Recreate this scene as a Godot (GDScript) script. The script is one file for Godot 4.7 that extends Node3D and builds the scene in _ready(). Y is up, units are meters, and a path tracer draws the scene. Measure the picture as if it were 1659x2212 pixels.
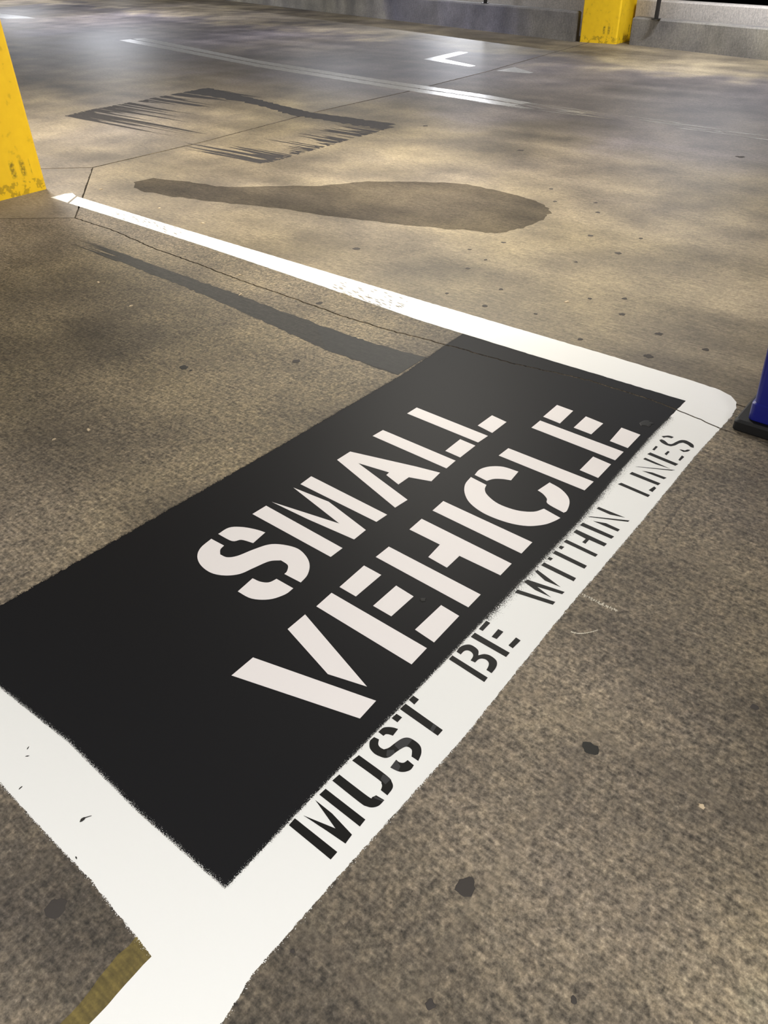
extends Node3D
# A bay in an underground car park: freshly painted floor marking, columns, kerbs and lamps.
# Ground coordinates are (u, v): u = x, v = -z. The letters read along +u, their tops point to +v.

const WORD_SMALL := [
	["S", true, [[1.102, 1.59, 1.144, 1.587, 1.171, 1.557, 1.189, 1.514, 1.197, 1.479, 1.138, 1.471, 1.127, 1.511, 1.105, 1.53], [1.073, 1.589, 1.025, 1.582, 0.992, 1.559, 0.972, 1.52, 0.968, 1.471, 0.984, 1.43, 1.016, 1.399, 1.059, 1.386, 1.108, 1.371, 1.133, 1.346, 1.13, 1.315, 1.11, 1.298, 1.096, 1.295, 1.099, 1.232, 1.134, 1.239, 1.169, 1.263, 1.192, 1.299, 1.202, 1.345, 1.188, 1.393, 1.163, 1.427, 1.117, 1.448, 1.068, 1.464, 1.044, 1.484, 1.04, 1.511, 1.056, 1.528, 1.075, 1.533], [0.962, 1.348, 1.026, 1.355, 1.03, 1.326, 1.043, 1.305, 1.067, 1.298, 1.068, 1.232, 1.035, 1.233, 0.994, 1.254, 0.966, 1.296]]],
	["M", false, [[1.238, 1.58, 1.296, 1.577, 1.287, 1.238, 1.235, 1.239], [1.322, 1.576, 1.371, 1.324, 1.423, 1.577, 1.436, 1.429, 1.397, 1.238, 1.34, 1.237, 1.327, 1.418], [1.452, 1.572, 1.508, 1.575, 1.498, 1.234, 1.449, 1.238]]],
	["A", false, [[1.638, 1.572, 1.706, 1.57, 1.772, 1.326, 1.792, 1.237, 1.733, 1.231, 1.706, 1.306, 1.651, 1.308, 1.67, 1.375, 1.688, 1.377, 1.667, 1.5, 1.601, 1.231, 1.543, 1.237]]],
	["L", false, [[1.836, 1.573, 1.891, 1.569, 1.885, 1.237, 1.827, 1.235], [1.915, 1.302, 2.011, 1.304, 2.008, 1.236, 1.912, 1.236]]],
	["L", false, [[2.042, 1.571, 2.1, 1.569, 2.091, 1.236, 2.032, 1.24], [2.13, 1.306, 2.225, 1.304, 2.216, 1.234, 2.118, 1.235]]],
]
const WORD_VEHICLE := [
	["V", false, [[0.742, 1.131, 0.817, 1.132, 0.905, 0.793, 0.841, 0.79], [0.944, 1.132, 1.013, 1.133, 0.925, 0.839, 0.895, 0.942]]],
	["E", false, [[1.055, 1.13, 1.121, 1.133, 1.118, 0.797, 1.05, 0.795], [1.153, 1.131, 1.266, 1.135, 1.265, 1.069, 1.152, 1.069], [1.153, 1.007, 1.256, 1.007, 1.251, 0.941, 1.152, 0.942], [1.152, 0.861, 1.27, 0.86, 1.266, 0.797, 1.146, 0.794]]],
	["H", false, [[1.317, 1.132, 1.378, 1.131, 1.372, 0.797, 1.309, 0.796], [1.482, 1.132, 1.548, 1.134, 1.537, 0.797, 1.474, 0.796, 1.473, 0.938, 1.407, 0.937, 1.412, 1.008, 1.48, 1.014]]],
	["I", false, [[1.604, 1.132, 1.666, 1.134, 1.659, 0.799, 1.594, 0.798]]],
	["C", true, [[1.853, 1.136, 1.891, 1.14, 1.927, 1.122, 1.953, 1.084, 1.959, 1.028, 1.9, 1.021, 1.888, 1.05, 1.871, 1.072, 1.848, 1.084], [1.834, 1.139, 1.786, 1.13, 1.742, 1.101, 1.708, 1.055, 1.691, 0.989, 1.696, 0.912, 1.718, 0.853, 1.755, 0.815, 1.789, 0.798, 1.817, 0.79, 1.828, 0.855, 1.794, 0.873, 1.768, 0.919, 1.762, 0.984, 1.78, 1.037, 1.802, 1.062, 1.827, 1.072], [1.904, 0.921, 1.967, 0.912, 1.957, 0.866, 1.934, 0.827, 1.905, 0.805, 1.864, 0.792, 1.848, 0.795, 1.859, 0.858, 1.881, 0.874, 1.897, 0.898]]],
	["L", false, [[2.004, 1.135, 2.065, 1.133, 2.06, 0.798, 1.997, 0.799], [2.094, 0.867, 2.197, 0.869, 2.19, 0.798, 2.089, 0.796]]],
	["E", false, [[2.237, 1.139, 2.301, 1.139, 2.289, 0.798, 2.222, 0.798], [2.333, 1.144, 2.443, 1.146, 2.44, 1.075, 2.327, 1.07], [2.331, 1.015, 2.431, 1.017, 2.423, 0.942, 2.327, 0.942], [2.326, 0.868, 2.436, 0.875, 2.431, 0.799, 2.321, 0.797]]],
]
const WORDS_MUST := [
	["M", false, [[0.541, 0.731, 0.56, 0.732, 0.56, 0.612, 0.54, 0.612], [0.576, 0.722, 0.596, 0.649, 0.618, 0.727, 0.617, 0.677, 0.607, 0.613, 0.584, 0.611, 0.581, 0.659], [0.633, 0.729, 0.652, 0.728, 0.65, 0.613, 0.631, 0.612]]],
	["U", true, [[0.676, 0.73, 0.697, 0.728, 0.695, 0.643, 0.699, 0.635, 0.708, 0.631, 0.71, 0.61, 0.693, 0.611, 0.681, 0.619, 0.675, 0.631, 0.673, 0.648], [0.742, 0.729, 0.762, 0.726, 0.76, 0.644, 0.754, 0.624, 0.744, 0.614, 0.723, 0.612, 0.724, 0.631, 0.733, 0.635, 0.738, 0.641, 0.741, 0.651]]],
	["S", true, [[0.838, 0.731, 0.853, 0.73, 0.862, 0.723, 0.869, 0.712, 0.873, 0.7, 0.851, 0.698, 0.848, 0.708, 0.844, 0.714, 0.837, 0.715], [0.821, 0.73, 0.808, 0.731, 0.799, 0.726, 0.791, 0.717, 0.787, 0.701, 0.789, 0.686, 0.793, 0.675, 0.802, 0.668, 0.819, 0.665, 0.835, 0.661, 0.846, 0.656, 0.849, 0.648, 0.847, 0.64, 0.841, 0.635, 0.833, 0.63, 0.833, 0.611, 0.85, 0.616, 0.861, 0.623, 0.868, 0.632, 0.871, 0.645, 0.87, 0.662, 0.864, 0.672, 0.853, 0.678, 0.835, 0.682, 0.819, 0.685, 0.809, 0.691, 0.808, 0.701, 0.812, 0.71, 0.823, 0.717], [0.781, 0.65, 0.805, 0.652, 0.804, 0.643, 0.809, 0.634, 0.82, 0.631, 0.818, 0.612, 0.804, 0.611, 0.791, 0.619, 0.784, 0.631]]],
	["T", false, [[0.888, 0.731, 0.905, 0.73, 0.905, 0.713, 0.887, 0.713], [0.921, 0.732, 0.942, 0.731, 0.935, 0.616, 0.915, 0.616], [0.956, 0.732, 0.973, 0.731, 0.972, 0.713, 0.953, 0.713]]],
]
const WORDS_BE := [
	["B", true, [[1.122, 0.73, 1.138, 0.73, 1.132, 0.619, 1.115, 0.618], [1.155, 0.729, 1.173, 0.731, 1.188, 0.725, 1.197, 0.714, 1.197, 0.698, 1.192, 0.686, 1.179, 0.678, 1.192, 0.668, 1.197, 0.654, 1.194, 0.635, 1.185, 0.625, 1.17, 0.62, 1.15, 0.619, 1.151, 0.635, 1.165, 0.638, 1.175, 0.644, 1.179, 0.654, 1.176, 0.664, 1.168, 0.67, 1.154, 0.671, 1.153, 0.684, 1.166, 0.686, 1.174, 0.691, 1.178, 0.701, 1.176, 0.71, 1.168, 0.715, 1.154, 0.715]]],
	["E", false, [[1.221, 0.729, 1.24, 0.729, 1.236, 0.619, 1.218, 0.619], [1.258, 0.728, 1.296, 0.729, 1.295, 0.716, 1.258, 0.716], [1.255, 0.686, 1.289, 0.687, 1.289, 0.671, 1.256, 0.671], [1.256, 0.635, 1.292, 0.634, 1.29, 0.619, 1.254, 0.621]]],
]
const WORDS_WITHIN := [
	["W", false, [[1.437, 0.726, 1.452, 0.726, 1.473, 0.618, 1.459, 0.618], [1.491, 0.728, 1.505, 0.725, 1.524, 0.617, 1.512, 0.618, 1.496, 0.689, 1.482, 0.637, 1.481, 0.686], [1.548, 0.725, 1.559, 0.724, 1.535, 0.636, 1.532, 0.684]]],
	["I", false, [[1.583, 0.725, 1.599, 0.725, 1.595, 0.619, 1.579, 0.618]]],
	["T", false, [[1.619, 0.725, 1.63, 0.725, 1.631, 0.713, 1.618, 0.714], [1.651, 0.724, 1.667, 0.725, 1.662, 0.619, 1.646, 0.619], [1.685, 0.724, 1.697, 0.724, 1.698, 0.712, 1.682, 0.713]]],
	["H", false, [[1.718, 0.725, 1.733, 0.724, 1.727, 0.617, 1.713, 0.618], [1.778, 0.724, 1.795, 0.722, 1.789, 0.618, 1.773, 0.619, 1.774, 0.669, 1.75, 0.669, 1.751, 0.68, 1.772, 0.679]]],
	["I", false, [[1.821, 0.724, 1.838, 0.723, 1.834, 0.616, 1.819, 0.618]]],
	["N", false, [[1.874, 0.725, 1.881, 0.719, 1.936, 0.613, 1.927, 0.614], [1.93, 0.722, 1.942, 0.721, 1.941, 0.631, 1.927, 0.675], [1.865, 0.701, 1.879, 0.665, 1.876, 0.617, 1.863, 0.618]]],
]
const WORDS_LINES := [
	["L", false, [[2.095, 0.728, 2.109, 0.722, 2.101, 0.618, 2.087, 0.619], [2.125, 0.633, 2.155, 0.627, 2.15, 0.618, 2.122, 0.619]]],
	["I", false, [[2.174, 0.723, 2.19, 0.721, 2.184, 0.618, 2.169, 0.62]]],
	["N", false, [[2.227, 0.725, 2.233, 0.717, 2.288, 0.611, 2.278, 0.619], [2.287, 0.724, 2.299, 0.722, 2.286, 0.628, 2.283, 0.677], [2.217, 0.696, 2.228, 0.665, 2.227, 0.615, 2.214, 0.619]]],
	["E", false, [[2.325, 0.726, 2.341, 0.722, 2.33, 0.616, 2.314, 0.62], [2.363, 0.724, 2.393, 0.724, 2.392, 0.716, 2.362, 0.716], [2.363, 0.679, 2.387, 0.677, 2.386, 0.67, 2.358, 0.67], [2.355, 0.626, 2.389, 0.627, 2.385, 0.617, 2.353, 0.619]]],
	["S", true, [[2.467, 0.734, 2.476, 0.726, 2.487, 0.714, 2.488, 0.697, 2.476, 0.7, 2.473, 0.716, 2.462, 0.724], [2.437, 0.73, 2.447, 0.726, 2.445, 0.713, 2.433, 0.695, 2.439, 0.684, 2.463, 0.677, 2.483, 0.669, 2.492, 0.654, 2.487, 0.633, 2.478, 0.62, 2.462, 0.613, 2.46, 0.623, 2.469, 0.638, 2.472, 0.656, 2.46, 0.665, 2.439, 0.671, 2.423, 0.681, 2.421, 0.699, 2.427, 0.718], [2.42, 0.648, 2.424, 0.643, 2.426, 0.631, 2.437, 0.626, 2.441, 0.617, 2.425, 0.621, 2.414, 0.632]]],
]

var rng := RandomNumberGenerator.new()
var wob := FastNoiseLite.new()
var mats := {}
var counts := {}

# ------------------------------------------------------------------ helpers
func numbered(called: String) -> String:
	var n: int = counts.get(called, 0)
	counts[called] = n + 1
	return called if n == 0 else "%s_%03d" % [called, n]

func thing(called: String, label: String, category: String, at := Vector3.ZERO, group := "") -> Node3D:
	var o := Node3D.new()
	o.name = numbered(called)
	add_child(o)
	o.position = at
	o.set_meta("label", label)
	o.set_meta("category", category)
	if group != "":
		o.set_meta("group", group)
	return o

func obj(called: String, mesh: Mesh, m: Material, parent: Node3D) -> MeshInstance3D:
	var o := MeshInstance3D.new()
	o.name = called
	o.mesh = mesh
	o.material_override = null
	for i in mesh.get_surface_count():
		mesh.surface_set_material(i, m)
	o.cast_shadow = GeometryInstance3D.SHADOW_CASTING_SETTING_ON
	parent.add_child(o, true)
	return o

func flatten(a: Array) -> PackedVector2Array:
	var p := PackedVector2Array()
	for i in range(0, a.size(), 2):
		p.append(Vector2(a[i], a[i + 1]))
	return p

func quad(st: SurfaceTool, a: Vector3, b: Vector3, c: Vector3, d: Vector3, n := Vector3.ZERO) -> void:
	# a b c d counter-clockwise seen from outside; written clockwise
	var nn := n
	if nn == Vector3.ZERO:
		nn = (b - a).cross(d - a).normalized()
	st.set_normal(nn)
	for p in [a, c, b, a, d, c]:
		st.add_vertex(p)

func begin() -> SurfaceTool:
	var st := SurfaceTool.new()
	st.begin(Mesh.PRIMITIVE_TRIANGLES)
	return st

# a polygon on the ground, from height y0 to y1, optionally with a chamfered upper edge; origin = what is subtracted
func add_prism(st: SurfaceTool, poly_in: PackedVector2Array, y0: float, y1: float, origin := Vector3.ZERO, chamfer := 0.0, sides := true) -> void:
	var poly := poly_in
	if Geometry2D.is_polygon_clockwise(poly):
		poly = poly.duplicate()
		poly.reverse()
	# in (u, v) with v up the ring must run counter-clockwise
	var area := 0.0
	for i in poly.size():
		area += poly[i].cross(poly[(i + 1) % poly.size()])
	if area < 0:
		poly.reverse()
	var top := poly
	if chamfer > 0.0:
		var r := Geometry2D.offset_polygon(poly, -chamfer, Geometry2D.JOIN_MITER)
		if r.size() == 1 and r[0].size() == poly.size():
			top = align(poly, r[0])
		else:
			chamfer = 0.0
	var idx := Geometry2D.triangulate_polygon(top)
	st.set_normal(Vector3.UP)
	for k in range(0, idx.size(), 3):
		var a := top[idx[k]]
		var b := top[idx[k + 1]]
		var c := top[idx[k + 2]]
		if (b - a).cross(c - a) > 0:
			var t := b
			b = c
			c = t
		for q in [a, b, c]:
			st.set_normal(Vector3.UP)
			st.add_vertex(Vector3(q.x, y1, -q.y) - origin)
	if not sides:
		return
	var n := poly.size()
	for i in n:
		var p := poly[i]
		var q := poly[(i + 1) % n]
		var ys := y1 - chamfer
		quad(st, Vector3(p.x, y0, -p.y) - origin, Vector3(q.x, y0, -q.y) - origin, Vector3(q.x, ys, -q.y) - origin, Vector3(p.x, ys, -p.y) - origin)
		if chamfer > 0.0:
			var pt := top[i]
			var qt := top[(i + 1) % n]
			quad(st, Vector3(p.x, ys, -p.y) - origin, Vector3(q.x, ys, -q.y) - origin, Vector3(qt.x, y1, -qt.y) - origin, Vector3(pt.x, y1, -pt.y) - origin)

func align(a: PackedVector2Array, b: PackedVector2Array) -> PackedVector2Array:
	# the same ring as b, started and turned so that b[i] lies nearest a[i]
	var best := b
	var least := 1e9
	for flip in 2:
		var c := b.duplicate()
		if flip:
			c.reverse()
		for s in c.size():
			var d := 0.0
			for i in a.size():
				d += a[i].distance_squared_to(c[(i + s) % c.size()])
			if d < least:
				least = d
				best = PackedVector2Array()
				for i in a.size():
					best.append(c[(i + s) % c.size()])
	return best

func prism(called: String, polys: Array, y0: float, y1: float, m: Material, parent: Node3D, chamfer := 0.0) -> MeshInstance3D:
	var st := begin()
	for p in polys:
		add_prism(st, p, y0, y1, parent.position if parent != self else Vector3.ZERO, chamfer)
	return obj(called, st.commit(), m, parent)

# a smooth closed curve through traced points; corners sharper than 48 degrees stay corners
func smooth(p: PackedVector2Array, steps := 5) -> PackedVector2Array:
	var n := p.size()
	var sharp := []
	for i in n:
		var a := p[i] - p[(i + n - 1) % n]
		var b := p[(i + 1) % n] - p[i]
		sharp.append(absf(a.angle_to(b)) > deg_to_rad(48))
	var out := PackedVector2Array()
	for i in n:
		var p0 := p[(i + n - 1) % n]
		var p1 := p[i]
		var p2 := p[(i + 1) % n]
		var p3 := p[(i + 2) % n]
		if sharp[i]:
			p0 = p1 * 2.0 - p2 if sharp[(i + 1) % n] else p1 + (p1 - p2) * 0.6
		if sharp[(i + 1) % n]:
			p3 = p2 * 2.0 - p1 if sharp[i] else p2 + (p2 - p1) * 0.6
		if sharp[i] and sharp[(i + 1) % n]:
			out.append(p1)
			continue
		for k in steps:
			out.append(p1.cubic_interpolate(p2, p0, p3, float(k) / steps))
	return out

# points every «step» along an open line, pushed sideways by noise
func rough_edge(pts: Array, step: float, amp: float, off := 0.0) -> PackedVector2Array:
	var out := PackedVector2Array()
	for i in pts.size() - 1:
		var a: Vector2 = pts[i]
		var b: Vector2 = pts[i + 1]
		var k := maxi(1, int(a.distance_to(b) / step))
		var side := (b - a).normalized().orthogonal()
		for j in k:
			var p := a.lerp(b, float(j) / k)
			out.append(p + side * (wob.get_noise_2d(p.x * 1000.0 + off, p.y * 1000.0) * amp))
	out.append(pts[-1])
	return out

func along(pts: Array, v: float) -> float:
	# u of a line given as (u, v) points with v rising
	for i in pts.size() - 1:
		if v <= pts[i + 1].y:
			return lerpf(pts[i].x, pts[i + 1].x, inverse_lerp(pts[i].y, pts[i + 1].y, v))
	return pts[-1].x

func joined(a: PackedVector2Array, b: PackedVector2Array) -> PackedVector2Array:
	# ring of a, then b backwards
	var r := a.duplicate()
	for i in b.size():
		r.append(b[b.size() - 1 - i])
	return r

func uv(a: float, b: float) -> Vector2:
	return Vector2(a, b)

func vecs(a: Array) -> Array:
	var r := []
	for i in range(0, a.size(), 2):
		r.append(Vector2(a[i], a[i + 1]))
	return r

# tiny flecks of sprayed paint scattered beside a line: «spread» is how far they reach to the side given by «side»
func spray(called: String, pts: Array, side: float, spread: float, count: int, size: float, y: float, m: Material, parent: Node3D) -> void:
	var st := begin()
	var total := 0.0
	for i in pts.size() - 1:
		total += (pts[i + 1] as Vector2).distance_to(pts[i])
	for k in count:
		var t := rng.randf() * total
		var i := 0
		while i < pts.size() - 2 and t > (pts[i + 1] as Vector2).distance_to(pts[i]):
			t -= (pts[i + 1] as Vector2).distance_to(pts[i])
			i += 1
		var a: Vector2 = pts[i]
		var d := ((pts[i + 1] as Vector2) - a).normalized()
		var dist := -log(maxf(rng.randf(), 1e-4)) * spread * 0.5 - 0.0015
		if dist > spread * 2.2:
			continue
		var c := a + d * t + Vector2(-d.y, d.x) * side * dist
		var s := size * rng.randf_range(0.5, 1.3) * (1.0 - 0.35 * dist / spread)
		if s <= 0.0002:
			continue
		var ang := rng.randf() * TAU
		var corner := []
		for q in 3:
			var e := Vector2.from_angle(ang + q * TAU / 3) * s
			corner.append(Vector3(c.x + e.x, y + 0.0002 * k / count, -c.y - e.y) - parent.position)
		st.set_normal(Vector3.UP)
		for q in [0, 2, 1]:
			st.add_vertex(corner[q])
	var o := obj(called, st.commit(), m, parent)
	o.set_meta("kind", "stuff")

# a low, uneven blob (dried gum, tar, a pebble): rings of an irregular outline
func blob_mesh(r: float, h: float, lobes: float, seed_: int) -> ArrayMesh:
	var st := begin()
	var n := 18
	var ring := []
	for k in n:
		var a := TAU * k / n
		var rr := r * (1.0 + lobes * wob.get_noise_2d(cos(a) * 16.0 + seed_ * 371.0, sin(a) * 16.0))
		ring.append(Vector2(cos(a), sin(a)) * rr)
	var levels := [[1.0, 0.0], [0.93, 0.6], [0.6, 1.0]]
	for l in 2:
		for k in n:
			var p: Vector2 = ring[k]
			var q: Vector2 = ring[(k + 1) % n]
			var s0: float = levels[l][0]
			var s1: float = levels[l + 1][0]
			var y0: float = levels[l][1] * h
			var y1: float = levels[l + 1][1] * h
			quad(st, Vector3(p.x * s0, y0, -p.y * s0), Vector3(q.x * s0, y0, -q.y * s0), Vector3(q.x * s1, y1, -q.y * s1), Vector3(p.x * s1, y1, -p.y * s1))
	for k in n:
		var p: Vector2 = ring[k] * 0.6
		var q: Vector2 = ring[(k + 1) % n] * 0.6
		st.set_normal(Vector3.UP)
		for c in [Vector3(0, h, 0), Vector3(q.x, h, -q.y), Vector3(p.x, h, -p.y)]:
			st.add_vertex(c)
	return st.commit()

func rounded_rect(cx: float, cz: float, hx: float, hz: float, r: float, per := 6) -> PackedVector2Array:
	var p := PackedVector2Array()
	var corners := [Vector2(cx + hx - r, cz + hz - r), Vector2(cx - hx + r, cz + hz - r), Vector2(cx - hx + r, cz - hz + r), Vector2(cx + hx - r, cz - hz + r)]
	for c in 4:
		for k in per + 1:
			var a := PI / 2 * (c + float(k) / per)
			p.append(corners[c] + Vector2(cos(a), sin(a)) * r)
	return p

# a skin through rings of equal length: rings = [[ring, y], ...], closed below and above
func loft(rings: Array) -> ArrayMesh:
	var st := begin()
	st.set_smooth_group(0)
	var n: int = rings[0][0].size()
	for l in rings.size() - 1:
		var a: PackedVector2Array = rings[l][0]
		var b: PackedVector2Array = rings[l + 1][0]
		for k in n:
			var j := (k + 1) % n
			quad(st, Vector3(a[k].x, rings[l][1], -a[k].y), Vector3(a[j].x, rings[l][1], -a[j].y), Vector3(b[j].x, rings[l + 1][1], -b[j].y), Vector3(b[k].x, rings[l + 1][1], -b[k].y))
	for e in [0, rings.size() - 1]:
		var a: PackedVector2Array = rings[e][0]
		var c := Vector2.ZERO
		for q in a:
			c += q / n
		var up := Vector3.UP if e else Vector3.DOWN
		for k in n:
			var j := (k + 1) % n
			st.set_normal(up)
			for q in ([c, a[j], a[k]] if e else [c, a[k], a[j]]):
				st.add_vertex(Vector3(q.x, rings[e][1], -q.y))
	return st.commit()

# ------------------------------------------------------------------ textures and materials
func noise_image(size: Vector2i, freq: float, seed_: int, oct := 3, type := FastNoiseLite.TYPE_SIMPLEX_SMOOTH, gain := 0.5) -> PackedByteArray:
	var n := FastNoiseLite.new()
	n.noise_type = type
	n.seed = seed_
	n.frequency = freq
	n.fractal_octaves = oct
	n.fractal_gain = gain
	var im := n.get_seamless_image(size.x, size.y)
	im.convert(Image.FORMAT_L8)
	return im.get_data()

func stretched(size: int, across: int, freq: float, seed_: int) -> PackedByteArray:
	var n := FastNoiseLite.new()
	n.noise_type = FastNoiseLite.TYPE_SIMPLEX_SMOOTH
	n.seed = seed_
	n.frequency = freq
	n.fractal_octaves = 2
	var im := n.get_seamless_image(size, across)
	im.convert(Image.FORMAT_L8)
	im.resize(size, size, Image.INTERPOLATE_BILINEAR)
	return im.get_data()

func tex(im: Image) -> ImageTexture:
	return ImageTexture.create_from_image(im)

func make_textures() -> void:
	var S := 1024
	var grain := noise_image(Vector2i(S, S), 0.055, 11, 5, FastNoiseLite.TYPE_PERLIN, 0.75)
	var stones := noise_image(Vector2i(S, S), 0.07, 15, 1, FastNoiseLite.TYPE_CELLULAR)
	var mid := noise_image(Vector2i(S, S), 0.018, 12, 5)
	var pits := noise_image(Vector2i(S, S), 0.05, 13, 2)
	var streak := stretched(S, 96, 0.06, 14)
	var col := PackedByteArray()
	col.resize(S * S * 3)
	var soft := PackedByteArray()
	soft.resize(S * S * 3)
	var hgt := PackedByteArray()
	hgt.resize(S * S)
	for i in S * S:
		var g := grain[i] / 255.0 - 0.5
		var m := mid[i] / 255.0 - 0.5
		var s := streak[i] / 255.0 - 0.5
		var p := pits[i] / 255.0
		var st := stones[i] / 255.0 - 0.5
		var v := 0.70 + 0.62 * g + 0.26 * m + 0.20 * s + 0.12 * st
		var h := 0.62 + 0.40 * g + 0.12 * m
		if p < 0.20:
			var k := (0.20 - p) / 0.20
			v -= 0.22 * k
			h -= 0.5 * k
		if g > 0.27:
			v += (g - 0.27) * 1.4
		v = clampf(v, 0.2, 1.0)
		col[i * 3] = int(v * 255.0)
		col[i * 3 + 1] = int(clampf(v * (0.985 - 0.02 * m), 0, 1) * 255.0)
		col[i * 3 + 2] = int(clampf(v * (0.955 - 0.06 * m), 0, 1) * 255.0)
		for q in 3:
			soft[i * 3 + q] = int(clampf(0.70 + (col[i * 3 + q] / 255.0 - 0.68) * 0.36 + 0.11 * s + 0.05 * m, 0, 1) * 255.0)
		hgt[i] = int(clampf(h, 0, 1) * 255.0)
	mats.fine = tex(Image.create_from_data(S, S, false, Image.FORMAT_RGB8, col))
	mats.soft = tex(Image.create_from_data(S, S, false, Image.FORMAT_RGB8, soft))
	mats.height = tex(Image.create_from_data(S, S, false, Image.FORMAT_L8, hgt))
	# broad mottling of the slab, 26 m across: x from -6 to 20, z from -22 to 4
	var M := 1024
	var a := noise_image(Vector2i(M, M), 0.011, 21, 5)
	var b := noise_image(Vector2i(M, M), 0.035, 22, 4)
	var c := noise_image(Vector2i(M, M), 0.006, 23, 3)
	var d := stretched(M, 160, 0.05, 24)
	var big := PackedByteArray()
	big.resize(M * M * 3)
	for j in M:
		for i in M:
			var k := j * M + i
			var na := a[k] / 255.0 - 0.5
			var nb := b[k] / 255.0 - 0.5
			var nc := c[k] / 255.0 - 0.5
			var nd := d[k] / 255.0 - 0.5
			var v := 0.78 + 0.36 * na + 0.30 * nb + 0.22 * nd
			var warm := 0.10 * nc + 0.05 * nb
			# grey film of tyre rubber rubbed into the drive lane, ragged at its borders
			var x := i * 26.0 / M - 6.0 - 0.16 * (22.0 - j * 26.0 / M) + na * 1.6 + nb * 0.8
			var lane := clampf((x - 5.7) / 0.9, 0.0, 1.0) * clampf((10.2 - x) / 0.7, 0.0, 1.0)
			v *= 1.0 - 0.13 * lane
			warm -= 0.10 * lane
			big[k * 3] = int(clampf(v * (1.0 + warm * 0.3), 0, 1) * 255.0)
			big[k * 3 + 1] = int(clampf(v * (0.985 + warm * 0.15), 0, 1) * 255.0)
			big[k * 3 + 2] = int(clampf(v * (0.965 - warm * 1.1), 0, 1) * 255.0)
	mats.broad = tex(Image.create_from_data(M, M, false, Image.FORMAT_RGB8, big))
	# yellow column paint with scuffs of dirt: 0.6 m across, 1.2 m up
	var yi := Image.create(256, 512, false, Image.FORMAT_RGB8)
	var yn := noise_image(Vector2i(256, 512), 0.02, 31, 4)
	var yf := noise_image(Vector2i(256, 512), 0.09, 32, 3)
	for j in 512:
		for i in 256:
			var n := yn[j * 256 + i] / 255.0
			var f := yf[j * 256 + i] / 255.0
			var cc := Color(0.99, 0.815, 0.10).lerp(Color(0.955, 0.775, 0.08), n)
			# rubbed tyre dirt low on the paint, in blotches
			var dirt := 0.0
			var x := i / 256.0 * 0.6
			var y := j / 512.0 * 1.2
			if x > 0.365 and x < 0.53 and y > 0.11 and y < 0.24:
				var bar := 0.5 + 0.5 * sin((x - 0.365) * 78.0)
				dirt = clampf((bar - 0.25) * 1.3, 0, 1) * clampf(f * 1.7 - 0.25, 0, 1)
				dirt *= clampf(minf((0.24 - y) * 30.0 - (x - 0.365) * 2.0, (y - 0.11) * 40.0), 0, 1)
			if y < 0.09 and n * 0.7 + f * 0.3 > 0.54:
				dirt = maxf(dirt, clampf((n * 0.7 + f * 0.3 - 0.54) * 5.0, 0, 0.42))
			if n > 0.74:
				dirt = maxf(dirt, (n - 0.74) * 1.2)
			yi.set_pixel(i, j, cc.lerp(Color(0.36, 0.30, 0.10), clampf(dirt, 0, 1) * 0.75))
	mats.yellow_img = tex(yi)

func plain(called: String, c: Color, rough: float, spec := 0.5) -> StandardMaterial3D:
	var m := StandardMaterial3D.new()
	m.resource_name = called
	m.albedo_color = c
	m.roughness = rough
	m.metallic_specular = spec
	return m

func concrete(called: String, lin: Color, rough: float, relief: float, spec := 0.5, grain := "fine") -> StandardMaterial3D:
	# lin: linear base colour before the two maps (which average about 0.5 and 0.58)
	var m := plain(called, lin.linear_to_srgb(), rough, spec)
	m.albedo_texture = mats[grain]
	m.uv1_triplanar = true
	m.uv1_world_triplanar = true
	m.uv1_scale = Vector3.ONE / 0.74
	m.heightmap_enabled = true
	m.heightmap_texture = mats.height
	m.heightmap_scale = relief
	m.detail_enabled = true
	m.detail_albedo = mats.broad
	m.detail_blend_mode = BaseMaterial3D.BLEND_MODE_MUL
	m.detail_uv_layer = BaseMaterial3D.DETAIL_UV_2
	m.uv2_triplanar = true
	m.uv2_world_triplanar = true
	m.uv2_scale = Vector3.ONE / 26.0
	m.uv2_offset = Vector3(6.0 / 26.0, 0, 22.0 / 26.0)
	return m

func paint(called: String, lin: Color, rough: float, relief: float, mottled := false, spec := 0.5) -> StandardMaterial3D:
	var m := plain(called, lin.linear_to_srgb(), rough, spec)
	m.uv1_triplanar = true
	m.uv1_world_triplanar = true
	m.uv1_scale = Vector3.ONE / 0.74
	m.heightmap_enabled = true
	m.heightmap_texture = mats.height
	m.heightmap_scale = relief
	if mottled:
		m.albedo_texture = mats.soft
	return m

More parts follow.
